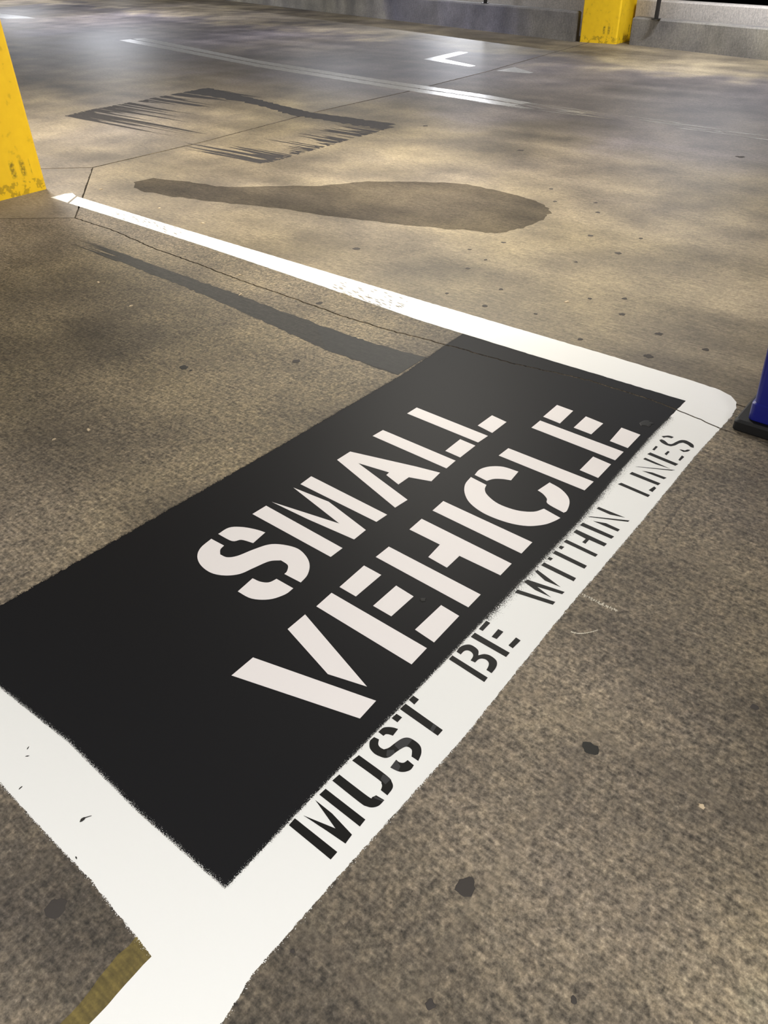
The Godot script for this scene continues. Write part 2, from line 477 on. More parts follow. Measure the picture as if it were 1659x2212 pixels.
func make_materials() -> void:
	mats.slab_near = concrete("dimmed_concrete", Color(0.62, 0.54, 0.43), 0.72, 0.09)  # darker than the aisle: weaker light at the near end put into the colour
	mats.slab_aisle = concrete("polished_concrete", Color(0.82, 0.705, 0.515), 0.60, 0.04, 0.42, "soft")
	mats.slab_far = concrete("lane_concrete", Color(0.80, 0.695, 0.53), 0.56, 0.03, 0.45, "soft")
	mats.slab_column = concrete("diamond_concrete", Color(0.66, 0.575, 0.45), 0.62, 0.05, 0.5, "soft")
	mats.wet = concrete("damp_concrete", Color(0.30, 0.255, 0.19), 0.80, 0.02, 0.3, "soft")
	mats.scuff = concrete("rubbed_rubber", Color(0.36, 0.315, 0.265), 0.7, 0.09)
	mats.filler = plain("joint_dirt", Color(0.07, 0.06, 0.05), 0.9)
	mats.white = paint("white_line_paint", Color(0.86, 0.86, 0.84), 0.50, 0.022)
	mats.letter_white = paint("white_stencil_paint", Color(0.86, 0.815, 0.805), 0.55, 0.02)
	mats.black = paint("black_floor_paint", Color(0.0130, 0.0130, 0.0142), 0.52, 0.012, false, 0.20)
	mats.letter_black = paint("black_stencil_paint", Color(0.0065, 0.0065, 0.006), 0.55, 0.012, false, 0.35)
	mats.worn_black = paint("rubbed_black_paint", Color(0.045, 0.045, 0.047), 0.6, 0.02, false, 0.35)
	mats.grey_black = paint("faded_black_paint", Color(0.082, 0.078, 0.07), 0.78, 0.03, true)
	mats.second_coat = paint("thin_black_coat", Color(0.048, 0.047, 0.044), 0.72, 0.03, true)
	mats.blackout = paint("worn_blackout_paint", Color(0.075, 0.066, 0.064), 0.75, 0.02, true)
	mats.olive = paint("old_yellow_paint", Color(0.29, 0.22, 0.06), 0.7, 0.05, true)
	mats.worn_white = paint("worn_white_paint", Color(1.0, 0.98, 0.94), 0.32, 0.015, true)
	mats.yellow = plain("yellow_column_paint", Color(1, 1, 1), 0.55)
	mats.yellow.albedo_texture = mats.yellow_img
	mats.yellow.texture_repeat = false
	mats.kerb = concrete("kerb_concrete", Color(0.95, 0.925, 0.88), 0.8, 0.05, 0.5, "soft")
	mats.pale = paint("pale_painted_concrete", Color(1.0, 0.93, 0.86), 0.75, 0.03, true)
	mats.ceiling = concrete("ceiling_concrete", Color(0.80, 0.78, 0.74), 0.85, 0.03, 0.5, "soft")
	mats.dark_floor = plain("darkened_far_side", Color(0.10, 0.10, 0.11), 0.95, 0.2)  # near black on deck and far wall: darkness beyond the parapet put into colour
	mats.gum = plain("dried_gum", Color(0.235, 0.215, 0.20), 0.8)
	mats.tar = plain("tar_spot", Color(0.17, 0.165, 0.15), 0.75)
	mats.chip = plain("pale_grit", Color(0.80, 0.72, 0.60), 0.8)
	mats.fleck = plain("dark_fleck", Color(0.16, 0.15, 0.14), 0.7)
	mats.rubber = plain("black_rubber", Color(0.035, 0.035, 0.035), 0.65)
	mats.blue = plain("blue_plastic", Color(0.03, 0.075, 0.46), 0.42)
	mats.steel = plain("dark_steel", Color(0.13, 0.12, 0.11), 0.5)
	mats.housing = plain("lamp_housing", Color(0.85, 0.85, 0.84), 0.5)
	mats.chalk = plain("chalk_smear", Color(0.82, 0.79, 0.72), 0.85)

# ------------------------------------------------------------------ the scene
func _ready() -> void:
	rng.seed = 7
	wob.seed = 3
	wob.frequency = 0.045
	wob.fractal_octaves = 2
	# camera: a phone held at 1.5 m, turned down 37.5 degrees
	var cam := Camera3D.new()
	cam.name = "camera"
	cam.fov = 67.338
	var pitch := deg_to_rad(37.4748)
	var roll := deg_to_rad(-1.4224)
	var yaw := deg_to_rad(50.2341)
	var f := Vector3(sin(yaw) * cos(pitch), -sin(pitch), -cos(yaw) * cos(pitch))
	var r := Vector3(cos(yaw), 0, sin(yaw))
	var u := r.cross(f)
	var r2 := r * cos(roll) + u * sin(roll)
	var u2 := -r * sin(roll) + u * cos(roll)
	cam.transform = Transform3D(Basis(r2, u2, -f), Vector3(0, 1.5, 0))
	cam.near = 0.05
	cam.far = 200.0
	add_child(cam)
	cam.current = true
	var we := WorldEnvironment.new()
	we.name = "environment"
	var e := Environment.new()
	e.background_mode = Environment.BG_COLOR
	e.background_color = Color(0, 0, 0)
	e.tonemap_mode = Environment.TONE_MAPPER_LINEAR
	e.tonemap_exposure = 1.04
	e.sdfgi_enabled = true
	e.ssao_enabled = true
	e.ssil_enabled = true
	we.environment = e
	add_child(we)

	make_textures()
	make_materials()
	# lamps: [u, v, energy, colour]; unseen ceiling strip lamps, the aisle's warm, those beyond the kerb cool; near-white ones added to fill the foreground
	var near_white := Color(1.0, 0.995, 0.985)
	var warm := Color(1.0, 0.975, 0.925)
	var cool := Color(0.96, 0.97, 1.0)
	for l in [[4.6, 3.2, 18.0, warm], [3.7, 7.6, 17.0, warm], [4.6, -3.0, 7.0, near_white], [-1.6, 3.6, 8.0, near_white], [-1.6, -3.0, 20.0, near_white], [-0.9, -0.8, 6.5, near_white], [11.0, 3.6, 15.0, cool], [11.3, 10.2, 8.5, cool], [11.3, 16.8, 21.0, cool], [13.0, 23.5, 20.0, cool]]:  # the last one is added to brighten the far end of the floor
		ceiling_light(l[0], l[1], 2.66, l[2], l[3])
	for l in [[20.4, 13.7, 90.0, cool], [24.5, 17.0, 30.0, cool], [32.0, 45.4, 130.0, cool]]:
		ceiling_light(l[0], l[1], 2.66, l[2], l[3])
	build_shell()
	build_columns()
	build_kerbs()
	build_markings()
	build_old_marks()
	build_bin()
	build_spots()

func ceiling_light(lu: float, lv: float, y: float, energy: float, tint: Color) -> void:
	var t := thing("ceiling_light", "unseen white strip lamp under the ceiling of the car park", "ceiling lamp", Vector3(lu, y, -lv), "strip lamps along the ceiling")
	var st := begin()
	add_prism(st, rounded_rect(0, 0, 0.11, 0.64, 0.02, 2), 0.015, 0.09)
	obj("housing", st.commit(), mats.housing, t)
	st = begin()
	add_prism(st, rounded_rect(0, 0, 0.085, 0.6, 0.02, 2), 0.0, 0.03)
	var glow := plain("lamp_diffuser", Color(0.9, 0.9, 0.9), 0.6)
	glow.emission_enabled = true
	glow.emission = tint
	glow.emission_energy_multiplier = 6.0
	obj("diffuser", st.commit(), glow, t)
	var a := AreaLight3D.new()
	a.name = "lamp_light"
	a.area_size = Vector2(0.16, 1.18)
	a.light_energy = energy
	a.light_color = tint
	a.area_range = 60.0
	a.shadow_enabled = true
	t.add_child(a)
	a.position = Vector3(0, -0.012, 0)
	a.rotation = Vector3(-PI / 2, 0, 0)

func slab_edge(v: float) -> float:
	# where the floor ends, under the pale parapet beyond the kerb
	return 12.455 + 0.2884 * (v - 6.36) + 0.62

const CRACK := [2.60, -14.0, 2.64, 0.51, 2.65, 0.58, 2.68, 0.73, 2.70, 0.89, 2.70, 1.14, 2.645, 1.48, 2.63, 1.75, 2.62, 1.88, 2.60, 2.08, 2.59, 2.38, 2.61, 2.78, 2.62, 3.14, 2.65, 3.51, 2.67, 3.95, 2.73, 4.40, 2.74, 4.86]
var crack_line := PackedVector2Array()

func build_shell() -> void:
	crack_line = rough_edge(vecs(CRACK), 0.02, 0.007, 50.0)
	var s := Vector2(2.74, 4.86)
	var ea := Vector2(3.60, 5.92)
	var n := Vector2(2.74, 6.95)
	var w := Vector2(1.95, 5.92)
	var joint := rough_edge([ea, uv(4.71, 5.88), uv(6.29, 5.955), uv(7.58, 5.887), uv(9.30, 5.90), uv(12.15, 6.10), uv(slab_edge(6.13), 6.13)], 0.05, 0.006)
	var se := rough_edge([s, ea], 0.03, 0.006)
	var sw := rough_edge([s, w], 0.03, 0.006)
	var a := crack_line.duplicate()
	a.append_array(sw)
	a.append_array(PackedVector2Array([uv(-9, 5.92), uv(-9, -14)]))
	# a narrow strip with the near slab's painted-in dimness lies between the crack and the middle of the long white line
	var seam := rough_edge([uv(2.86, -14.0), uv(2.86, 1.4), uv(2.87, 2.07), uv(2.90, 2.7), uv(2.93, 3.68), uv(2.95, 4.48), uv(2.97, 5.137)], 0.1, 0.0)
	var strip := crack_line.duplicate()
	strip.append_array(joined(PackedVector2Array(), seam))
	var b := seam.duplicate()
	b.append_array(PackedVector2Array([ea]))
	for q in joint:
		b.append(q - uv(0, 0.007))
	b.append(uv(slab_edge(-14.0), -14.0))
	var c := PackedVector2Array([n])
	for q in joint:
		c.append(q + uv(0, 0.007))
	c.append_array(PackedVector2Array([uv(slab_edge(48.0), 48.0), uv(2.74, 48.0)]))
	var d := PackedVector2Array([w, n, uv(2.74, 48.0), uv(-9, 48.0), uv(-9, 5.92)])
	var e := se.duplicate()
	e.append_array(PackedVector2Array([n, w]))
	var back := sw.duplicate()
	back.reverse()
	e.append_array(back)
	var floor_node := Node3D.new()
	floor_node.name = "floor"
	floor_node.set_meta("kind", "structure")
	floor_node.set_meta("label", "stained bare concrete floor with joints between its slabs")
	add_child(floor_node)
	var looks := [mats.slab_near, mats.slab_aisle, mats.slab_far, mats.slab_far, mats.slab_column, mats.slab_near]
	var k := 0
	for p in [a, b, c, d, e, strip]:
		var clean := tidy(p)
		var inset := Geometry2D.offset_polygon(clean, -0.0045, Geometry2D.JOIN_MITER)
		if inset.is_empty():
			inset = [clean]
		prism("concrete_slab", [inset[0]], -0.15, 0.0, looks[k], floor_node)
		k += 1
	prism("joint_filler", [PackedVector2Array([uv(-9, -14), uv(slab_edge(-14.0), -14), uv(slab_edge(48.0), 48), uv(-9, 48)])], -0.3, -0.014, mats.filler, floor_node)
	# the deck beyond the parapet lies half a level lower
	structure("floor_lower_deck", [PackedVector2Array([uv(slab_edge(-14.0), -14), uv(44, -14), uv(44, 48), uv(slab_edge(48.0), 48)])], -1.8, -1.6, mats.dark_floor)
	structure("ceiling", [PackedVector2Array([uv(-9.3, -14.3), uv(44.3, -14.3), uv(44.3, 48.3), uv(-9.3, 48.3)])], 2.75, 3.0, mats.ceiling)
	structure("wall_west", [PackedVector2Array([uv(-9.3, -14.3), uv(-9, -14.3), uv(-9, 48.3), uv(-9.3, 48.3)])], -1.8, 2.75, mats.ceiling)
	structure("wall_south", [PackedVector2Array([uv(-9, -14.3), uv(44, -14.3), uv(44, -14), uv(-9, -14)])], -1.8, 2.75, mats.ceiling)
	structure("wall_north", [PackedVector2Array([uv(-9, 48), uv(44, 48), uv(44, 48.3), uv(-9, 48.3)])], -1.8, 2.75, mats.ceiling)
	structure("wall_east", [PackedVector2Array([uv(44, -14.3), uv(44.3, -14.3), uv(44.3, 48.3), uv(44, 48.3)])], -1.8, 2.75, mats.dark_floor)

func tidy(p: PackedVector2Array) -> PackedVector2Array:
	var r := PackedVector2Array()
	for q in p:
		if r.is_empty() or r[-1].distance_to(q) > 0.002:
			r.append(q)
	if r[0].distance_to(r[-1]) < 0.002:
		r.remove_at(r.size() - 1)
	return r

func structure(called: String, polys: Array, y0: float, y1: float, m: Material) -> void:
	var o := prism(called, polys, y0, y1, m, self)
	o.set_meta("kind", "structure")

func column_mesh(w: float, d: float, h: float) -> ArrayMesh:
	# origin at the middle of the base; faces carry uv: across 0..1, up y / 1.2
	var st := begin()
	var c := 0.018
	var ring := [Vector2(w / 2, -d / 2 + c), Vector2(w / 2, d / 2 - c), Vector2(w / 2 - c, d / 2), Vector2(-w / 2 + c, d / 2), Vector2(-w / 2, d / 2 - c), Vector2(-w / 2, -d / 2 + c), Vector2(-w / 2 + c, -d / 2), Vector2(w / 2 - c, -d / 2)]
	for i in 8:
		var p: Vector2 = ring[i]
		var q: Vector2 = ring[(i + 1) % 8]
		var nrm := Vector3(q.y - p.y, 0, q.x - p.x).normalized()
		var ps := [Vector3(p.x, 0, -p.y), Vector3(q.x, 0, -q.y), Vector3(q.x, h, -q.y), Vector3(p.x, h, -p.y)]
		var us := [Vector2(0.0, 0.0), Vector2(1.0, 0.0), Vector2(1.0, h / 1.2), Vector2(0.0, h / 1.2)]
		if i % 2:
			us = [Vector2(0.98, 0.0), Vector2(1.0, 0.0), Vector2(1.0, h / 1.2), Vector2(0.98, h / 1.2)]
		for k in [0, 2, 1, 0, 3, 2]:
			st.set_normal(nrm)
			st.set_uv(us[k])
			st.add_vertex(ps[k])
	return st.commit()

func build_columns() -> void:
	var a := thing("concrete_column", "bright yellow painted column with a grey scuff, beside the end of the long white line", "column", Vector3(2.734, 0, -5.954), "yellow columns")
	obj("shaft", column_mesh(0.6, 0.6, 2.75), mats.yellow, a)
	var b := thing("concrete_column", "distant yellow painted column standing between two low grey kerbs", "column", Vector3(12.76, 0, -5.975), "yellow columns")
	obj("shaft", column_mesh(0.6, 0.6, 2.75), mats.yellow, b)

func kerb_strip(v0: float, v1: float, off: float, thick: float) -> PackedVector2Array:
	var base := func(v: float) -> float: return 12.455 + 0.2884 * (v - 6.36) + off
	return PackedVector2Array([uv(base.call(v0), v0), uv(base.call(v0) + thick, v0), uv(base.call(v1) + thick, v1), uv(base.call(v1), v1)])

func build_kerbs() -> void:
	var k := thing("kerb_wall", "low dirty grey concrete kerb running away behind the distant yellow column's near side", "kerb", Vector3(13.0, 0, -8.0), "low kerbs beyond the lane")
	k.set_meta("label", "long low grey concrete kerb with a stained top, ending at the distant yellow column")
	prism("kerb_block", [kerb_strip(6.37, 30.0, 0.0, 0.16)], 0.0, 0.385, mats.kerb, k, 0.02)
	var k2 := thing("kerb_wall", "low cleaner grey concrete kerb starting just past the distant yellow column", "kerb", Vector3(12.2, 0, -4.0), "low kerbs beyond the lane")
	prism("kerb_block", [kerb_strip(-6.0, 5.50, 0.325, 0.16)], 0.0, 0.345, mats.kerb, k2, 0.02)
	var p := thing("parapet", "pale painted concrete parapet behind the grey kerbs", "parapet", Vector3(13.4, 0, -6.0))
	prism("parapet_wall", [kerb_strip(-13.98, 5.62, 0.62, 0.2), kerb_strip(6.33, 47.98, 0.62, 0.2)], -1.6, 0.54, mats.pale, p, 0.02)
	for q in [[12.27, 5.08, 0.345, "thin dark steel post on the kerb past the distant yellow column"], [13.06, 8.44, 0.385, "thin dark steel post on the stained kerb before the distant yellow column"]]:
		var t := thing("rail_post", q[3], "post", Vector3(q[0] + 0.09, q[2], -q[1]), "steel posts on the kerbs")
		var st := begin()
		add_prism(st, rounded_rect(0, 0, 0.024, 0.024, 0.006, 2), 0.006, 0.75)
		obj("post", st.commit(), mats.steel, t)
		st = begin()
		add_prism(st, rounded_rect(0, 0, 0.05, 0.05, 0.006, 2), 0.0, 0.008)
		obj("base_plate", st.commit(), mats.steel, t)

func letters(table: Array, y0: float, y1: float, m: Material, parent: Node3D, word: String, colour: String) -> void:
	for l in table:
		var g := Node3D.new()
		g.name = "letter"
		g.set_meta("label", "%s stencil letter %s of the word %s" % [colour, l[0], word])
		parent.add_child(g, true)
		for s in l[2]:
			var p := flatten(s)
			if l[1]:
				p = smooth(p)
			var st := begin()
			add_prism(st, p, y0, y1, parent.position)
			obj("stroke", st.commit(), m, g)

const STRIP_IN := [-1.5, 0.745, 0.06, 0.742, 0.2, 0.748, 0.367, 0.736, 0.654, 0.737, 1.004, 0.734, 1.445, 0.735, 1.829, 0.736, 2.19, 0.757, 2.43, 0.766, 2.775, 0.764]
const STRIP_OUT := [-1.5, 0.563, 0.21, 0.565, 0.30, 0.580, 0.51, 0.578, 0.94, 0.567, 1.447, 0.580, 1.917, 0.581, 2.414, 0.590, 2.775, 0.584]

func split_at_crack(lower: PackedVector2Array, upper: PackedVector2Array) -> Array:
	# both run with rising u; returns the polygon before and the one after the crack
	var gap := 0.004
	var cut := func(line: PackedVector2Array, before: bool) -> PackedVector2Array:
		var r := PackedVector2Array()
		for q in line:
			var cu := along(Array(crack_line), q.y)
			if before and q.x < cu - gap:
				r.append(q)
			elif not before and q.x > cu + gap:
				r.append(q)
		var edge: float = line[-1].y
		for q in line:
			if absf(q.x - along(Array(crack_line), q.y)) < 0.03:
				edge = q.y
		if before:
			r.append(uv(along(Array(crack_line), edge) - gap, edge))
		else:
			r.insert(0, uv(along(Array(crack_line), edge) + gap, edge))
		return r
	var out := []
	for before in [true, false]:
		var lo: PackedVector2Array = cut.call(lower, before)
		var hi: PackedVector2Array = cut.call(upper, before)
		var ring := lo.duplicate()
		var v0: float = (lo[-1] if before else lo[0]).y
		var v1: float = (hi[-1] if before else hi[0]).y
		var mid := PackedVector2Array()
		for q in crack_line:
			if q.y > v0 + 0.002 and q.y < v1 - 0.002:
				mid.append(uv(q.x + (-gap if before else gap), q.y))
		hi.reverse()
		if before:
			ring.append_array(mid)
			ring.append_array(hi)
		else:
			ring.append_array(hi)
			mid.reverse()
			ring.append_array(mid)
		out.append(tidy(ring))
	return out

func build_markings() -> void:
	# the black field with SMALL VEHICLE
	var field := thing("painted_rectangle", "black painted rectangle on the floor reading SMALL VEHICLE in white stencil letters", "floor marking", Vector3(1.5, 0, -1.25))
	var hi := rough_edge(vecs(STRIP_IN), 0.02, 0.002, 30.0)
	var lower := PackedVector2Array()
	for q in hi:
		if q.x > 0.36:
			lower.append(q + uv(0, 0.0012))
	var upper := rough_edge(vecs([0.352, 1.842, 0.511, 1.834, 0.886, 1.820, 1.478, 1.800, 2.283, 1.782, 2.62, 1.800, 2.785, 1.806]), 0.008, 0.004, 9.0)
	prism("black_field", split_at_crack(lower, upper), 0.0, 0.0006, mats.black, field)
	letters(WORD_SMALL, 0.0003, 0.0011, mats.letter_white, field, "SMALL", "white")
	letters(WORD_VEHICLE, 0.0003, 0.0011, mats.letter_white, field, "VEHICLE", "white")
	spray("overspray", Array(upper), 1.0, 0.008, 2600, 0.0022, 0.0007, mats.black, field)
	# lines
	var strip := thing("lettered_line", "white painted line along the black panel reading MUST BE WITHIN LINES in black", "floor marking", Vector3(1.2, 0, -0.66))
	var lo := rough_edge(vecs(STRIP_OUT), 0.006, 0.0028, 20.0)
	prism("paint_strip", split_at_crack(lo, hi), 0.0, 0.0009, mats.white, strip)
	letters(WORDS_MUST, 0.0005, 0.0014, mats.letter_black, strip, "MUST", "black")
	letters(WORDS_BE, 0.0005, 0.0014, mats.letter_black, strip, "BE", "black")
	letters(WORDS_WITHIN, 0.0005, 0.0014, mats.letter_black, strip, "WITHIN", "black")
	letters(WORDS_LINES, 0.0005, 0.0014, mats.letter_black, strip, "LINES", "black")
	for patch in [[0.828, 0.654, 0.874, 0.656, 0.872, 0.676, 0.846, 0.684, 0.832, 0.678], [0.797, 0.662, 0.816, 0.664, 0.822, 0.672, 0.812, 0.684, 0.799, 0.676], [0.778, 0.628, 0.797, 0.634, 0.806, 0.655, 0.778, 0.656], [0.741, 0.632, 0.762, 0.630, 0.757, 0.652, 0.744, 0.648], [0.914, 0.630, 0.937, 0.634, 0.938, 0.644, 0.918, 0.640], [0.700, 0.630, 0.706, 0.608, 0.709, 0.609, 0.704, 0.634]]:
		var area := flatten(patch)
		for l in WORDS_MUST:
			for s in l[2]:
				var stroke := flatten(s)
				if l[1]:
					stroke = smooth(stroke)
				for piece in Geometry2D.intersect_polygons(stroke, area):
					prism("worn_patch", [piece], 0.0012, 0.0016, mats.worn_black, strip)
	spray("black_overspray", vecs([0.37, 0.736, 0.654, 0.737, 1.004, 0.734, 1.30, 0.734]), -1.0, 0.004, 1600, 0.0011, 0.0012, mats.letter_black, strip)
	spray("black_overspray", vecs([1.30, 0.735, 1.445, 0.737, 1.829, 0.738, 2.19, 0.760, 2.43, 0.768, 2.62, 0.768]), -1.0, 0.016, 9000, 0.0015, 0.0012, mats.letter_black, strip)
	spray("white_overspray", vecs([0.37, 0.736, 0.654, 0.737, 1.004, 0.734, 1.445, 0.735, 1.829, 0.735, 2.19, 0.757]), 1.0, 0.0045, 5500, 0.0009, 0.00095, mats.white, field)
	spray("white_overspray", vecs(STRIP_OUT), -1.0, 0.005, 2600, 0.0016, 0.0005, mats.white, strip)
	var side := thing("painted_line", "wide white painted line with dark flecks forming the short near end of the black panel", "floor marking", Vector3(0.28, 0, -1.3), "white bay lines")
	var left := rough_edge(vecs([0.200, 0.745, 0.203, 0.80, 0.213, 0.953, 0.213, 1.119, 0.216, 1.31, 0.212, 1.60, 0.21, 1.95]), 0.014, 0.003, 40.0)
	var right := rough_edge(vecs([0.366, 0.735, 0.361, 1.0, 0.370, 1.278, 0.356, 1.555, 0.360, 1.95]), 0.02, 0.002, 44.0)
	prism("paint_strip", [joined(left, right)], 0.0, 0.0008, mats.white, side)
	spray("white_overspray", vecs([0.366, 0.735, 0.361, 1.0, 0.370, 1.278, 0.356, 1.555, 0.360, 1.9]), -1.0, 0.006, 6500, 0.0010, 0.00085, mats.white, field)
	spray("white_overspray", vecs([0.200, 0.75, 0.213, 0.953, 0.213, 1.119, 0.216, 1.31, 0.212, 1.6]), 1.0, 0.004, 1200, 0.0014, 0.0005, mats.white, side)
	var long := thing("painted_line", "long white painted line running from the black panel to the yellow column", "floor marking", Vector3(2.9, 0, -3.0), "white bay lines")
	var inner := rough_edge(vecs([2.770, 0.765, 2.765, 1.42, 2.769, 2.073, 2.813, 2.709, 2.867, 3.682, 2.893, 4.482, 2.912, 5.19]), 0.02, 0.003, 60.0)
	var outer := rough_edge(vecs([2.770, 0.586, 2.83, 0.590, 2.875, 0.605, 2.915, 0.64, 2.935, 0.69, 2.945, 0.80, 2.957, 1.212, 2.961, 1.679, 2.969, 2.282, 2.99, 3.228, 3.009, 4.157, 3.043, 5.29]), 0.02, 0.003, 70.0)
	var tail := PackedVector2Array([uv(2.914, 5.215), uv(3.047, 5.315), uv(3.076, 5.40), uv(3.03, 5.43), uv(2.99, 5.425), uv(2.918, 5.43)])
	prism("paint_strip", [joined(inner, outer), tail], 0.0, 0.0010, mats.white, long)
	# brush-thin places where the concrete shows through
	var st := begin()
	for w in [[2.865, 2.46, 0.075, 0.24, 60], [2.95, 4.40, 0.05, 0.36, 36]]:
		for k in int(w[4]):
			var cu: float = w[0] + rng.randf_range(-w[2], w[2])
			var cv: float = w[1] + rng.randf_range(-w[3], w[3])
			var hl := rng.randf_range(0.006, 0.030)
			var hw := rng.randf_range(0.0012, 0.003)
			var q := PackedVector2Array([uv(cu - hl * 0.25, cv - hl), uv(cu + hw, cv - hl * 0.2), uv(cu + hl * 0.25, cv + hl), uv(cu - hw, cv + hl * 0.2)])
			add_prism(st, q, 0.0006, 0.0011 + 0.000004 * k, long.position, 0.0, false)
	var wear := obj("worn_ticks", st.commit(), mats.slab_aisle, long)
	wear.set_meta("kind", "stuff")

func build_old_marks() -> void:
	# a blacked-out older line beside the crack
	var band := thing("blackout_band", "faded grey-black band covering an old line beside the long white line", "floor marking", Vector3(2.4, 0, -2.8))
	var lo := rough_edge(vecs([2.27, 1.795, 2.27, 2.21, 2.33, 2.76, 2.385, 3.35, 2.41, 3.97]), 0.03, 0.012, 80.0)
	var hi := rough_edge(vecs([2.475, 1.80, 2.44, 2.06, 2.45, 2.48, 2.475, 3.01, 2.485, 3.48, 2.50, 3.99]), 0.03, 0.012, 90.0)
	prism("paint_film", [joined(lo, hi)], 0.0, 0.0004, mats.grey_black, band)
	# a second, darker coat next to the black rectangle
	prism("second_coat", [joined(rough_edge(vecs([2.275, 1.80, 2.272, 2.08, 2.268, 2.20]), 0.02, 0.01, 11.0), rough_edge(vecs([2.47, 1.80, 2.445, 2.04, 2.44, 2.42]), 0.02, 0.01, 12.0))], 0.0, 0.0006, mats.second_coat, band)
	# brushed out at its far end
	var tail := begin()
	for k in 60:
		var cu := rng.randf_range(2.405, 2.50)
		var len_ := rng.randf_range(0.05, 0.6) * rng.randf_range(0.4, 1.0)
		var hw := rng.randf_range(0.002, 0.007)
		add_prism(tail, PackedVector2Array([uv(cu - hw, 3.93), uv(cu + hw, 3.94), uv(cu + hw + 0.02 * len_, 3.94 + len_ * 0.6), uv(cu + 0.03 * len_, 3.94 + len_)]), 0.0, 0.00045 + 0.000008 * k, band.position, 0.0, false)
	var tails := obj("brush_streaks", tail.commit(), mats.grey_black, band)
	tails.set_meta("kind", "stuff")
	# the remains of a yellow stripe
	var ol := thing("old_yellow_stripe", "thin remnant of a dull yellow stripe along the white line corner", "floor marking", Vector3(0.1, 0, -0.77))
	prism("paint_film", [joined(rough_edge(vecs([-1.2, 0.735, 0.0, 0.738, 0.206, 0.742]), 0.03, 0.002), rough_edge(vecs([-1.2, 0.785, 0.03, 0.783, 0.206, 0.800]), 0.02, 0.006))], 0.0, 0.0004, mats.olive, ol)
	# square of blackout paint in the lane, brushed out at its edges
	var pa := thing("blackout_square", "worn outline of a dark brushed-out square on the lane beyond the white line", "floor marking", Vector3(5.5, 0, -6.4))
	prism("paint_bar", [joined(rough_edge(vecs([6.22, 4.91, 6.20, 6.0, 6.42, 7.0, 6.62, 8.03]), 0.05, 0.03), rough_edge(vecs([5.98, 4.95, 5.99, 6.0, 6.22, 7.0, 6.30, 8.05]), 0.05, 0.05, 5.0))], 0.0, 0.0005, mats.blackout, pa)
	var st := begin()
	var sets := [[4.80, 6.55, 8.05, -1.0, 0.15, 1.25, 90], [4.70, 4.95, 8.0, -1.0, 0.6, 2.1, 40], [4.50, 6.10, 4.86, 1.0, 0.05, 0.75, 90], [4.46, 4.75, 4.9, 1.0, 0.3, 1.0, 26]]
	for s in sets:
		for k in int(s[6]):
			var t := rng.randf()
			var cu := lerpf(s[0], s[1], t)
			var len_: float = rng.randf_range(s[4], s[5]) * (0.35 + 0.65 * absf(wob.get_noise_2d(cu * 220.0, s[2] * 50.0)) * 2.0)
			var hw := rng.randf_range(0.006, 0.022)
			var v0: float = s[2] + rng.randf_range(-0.02, 0.02)
			var v1: float = v0 + s[3] * len_
			var drift := rng.randf_range(-0.02, 0.02)
			add_prism(st, PackedVector2Array([uv(cu - hw, v0), uv(cu + hw, v0), uv(cu + hw * 0.9 + drift, lerpf(v0, v1, 0.7)), uv(cu + drift, v1), uv(cu - hw * 0.9 + drift, lerpf(v0, v1, 0.6))]), 0.0, 0.0004 + 0.0002 * rng.randf(), pa.position, 0.0, false)
	var br := obj("brush_streaks", st.commit(), mats.blackout, pa)
	br.set_meta("kind", "stuff")
	# damp patch
	var wet := thing("damp_stain", "long dark damp stain with a curved edge on the tan concrete", "stain", Vector3(4.2, 0, -3.5))
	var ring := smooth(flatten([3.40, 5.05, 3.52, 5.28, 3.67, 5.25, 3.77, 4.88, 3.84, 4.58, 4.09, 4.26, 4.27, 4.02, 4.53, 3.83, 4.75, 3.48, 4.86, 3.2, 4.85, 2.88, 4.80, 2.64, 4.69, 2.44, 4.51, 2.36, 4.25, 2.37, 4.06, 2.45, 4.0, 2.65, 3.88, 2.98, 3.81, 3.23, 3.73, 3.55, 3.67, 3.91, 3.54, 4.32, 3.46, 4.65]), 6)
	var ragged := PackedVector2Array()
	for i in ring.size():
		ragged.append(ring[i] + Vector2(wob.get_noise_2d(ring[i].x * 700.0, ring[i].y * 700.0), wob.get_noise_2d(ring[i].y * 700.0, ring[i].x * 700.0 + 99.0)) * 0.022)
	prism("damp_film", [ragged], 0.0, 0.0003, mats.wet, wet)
	# the double line of the lane
	var dl := thing("double_line", "worn double white line across the lane, shiny where lamps reflect", "floor marking", Vector3(8.2, 0, -7.0))
	var near_edge := [7.40, 1.9, 7.45, 3.2, 7.517, 4.477, 7.608, 5.102, 7.754, 6.291, 8.095, 8.713, 9.023, 13.125]
	var far_edge := [7.61, 1.97, 7.70, 3.2, 7.81, 4.4, 7.943, 5.029, 8.136, 6.599, 8.527, 9.165, 9.461, 12.99]
	for s in [[0.0, 0.45], [0.55, 1.0]]:
		var p0 := []
		var p1 := []
		for i in range(4, near_edge.size(), 2):
			var a := uv(near_edge[i], near_edge[i + 1])
			var b := uv(far_edge[i], far_edge[i + 1])
			p0.append(a.lerp(b, s[0]))
			p1.append(a.lerp(b, s[1]))
		prism("stripe", [joined(rough_edge(p0, 0.05, 0.012), rough_edge(p1, 0.05, 0.012, 7.0))], 0.0, 0.0008, mats.worn_white, dl)
	# its scraped remains further along
	st = begin()
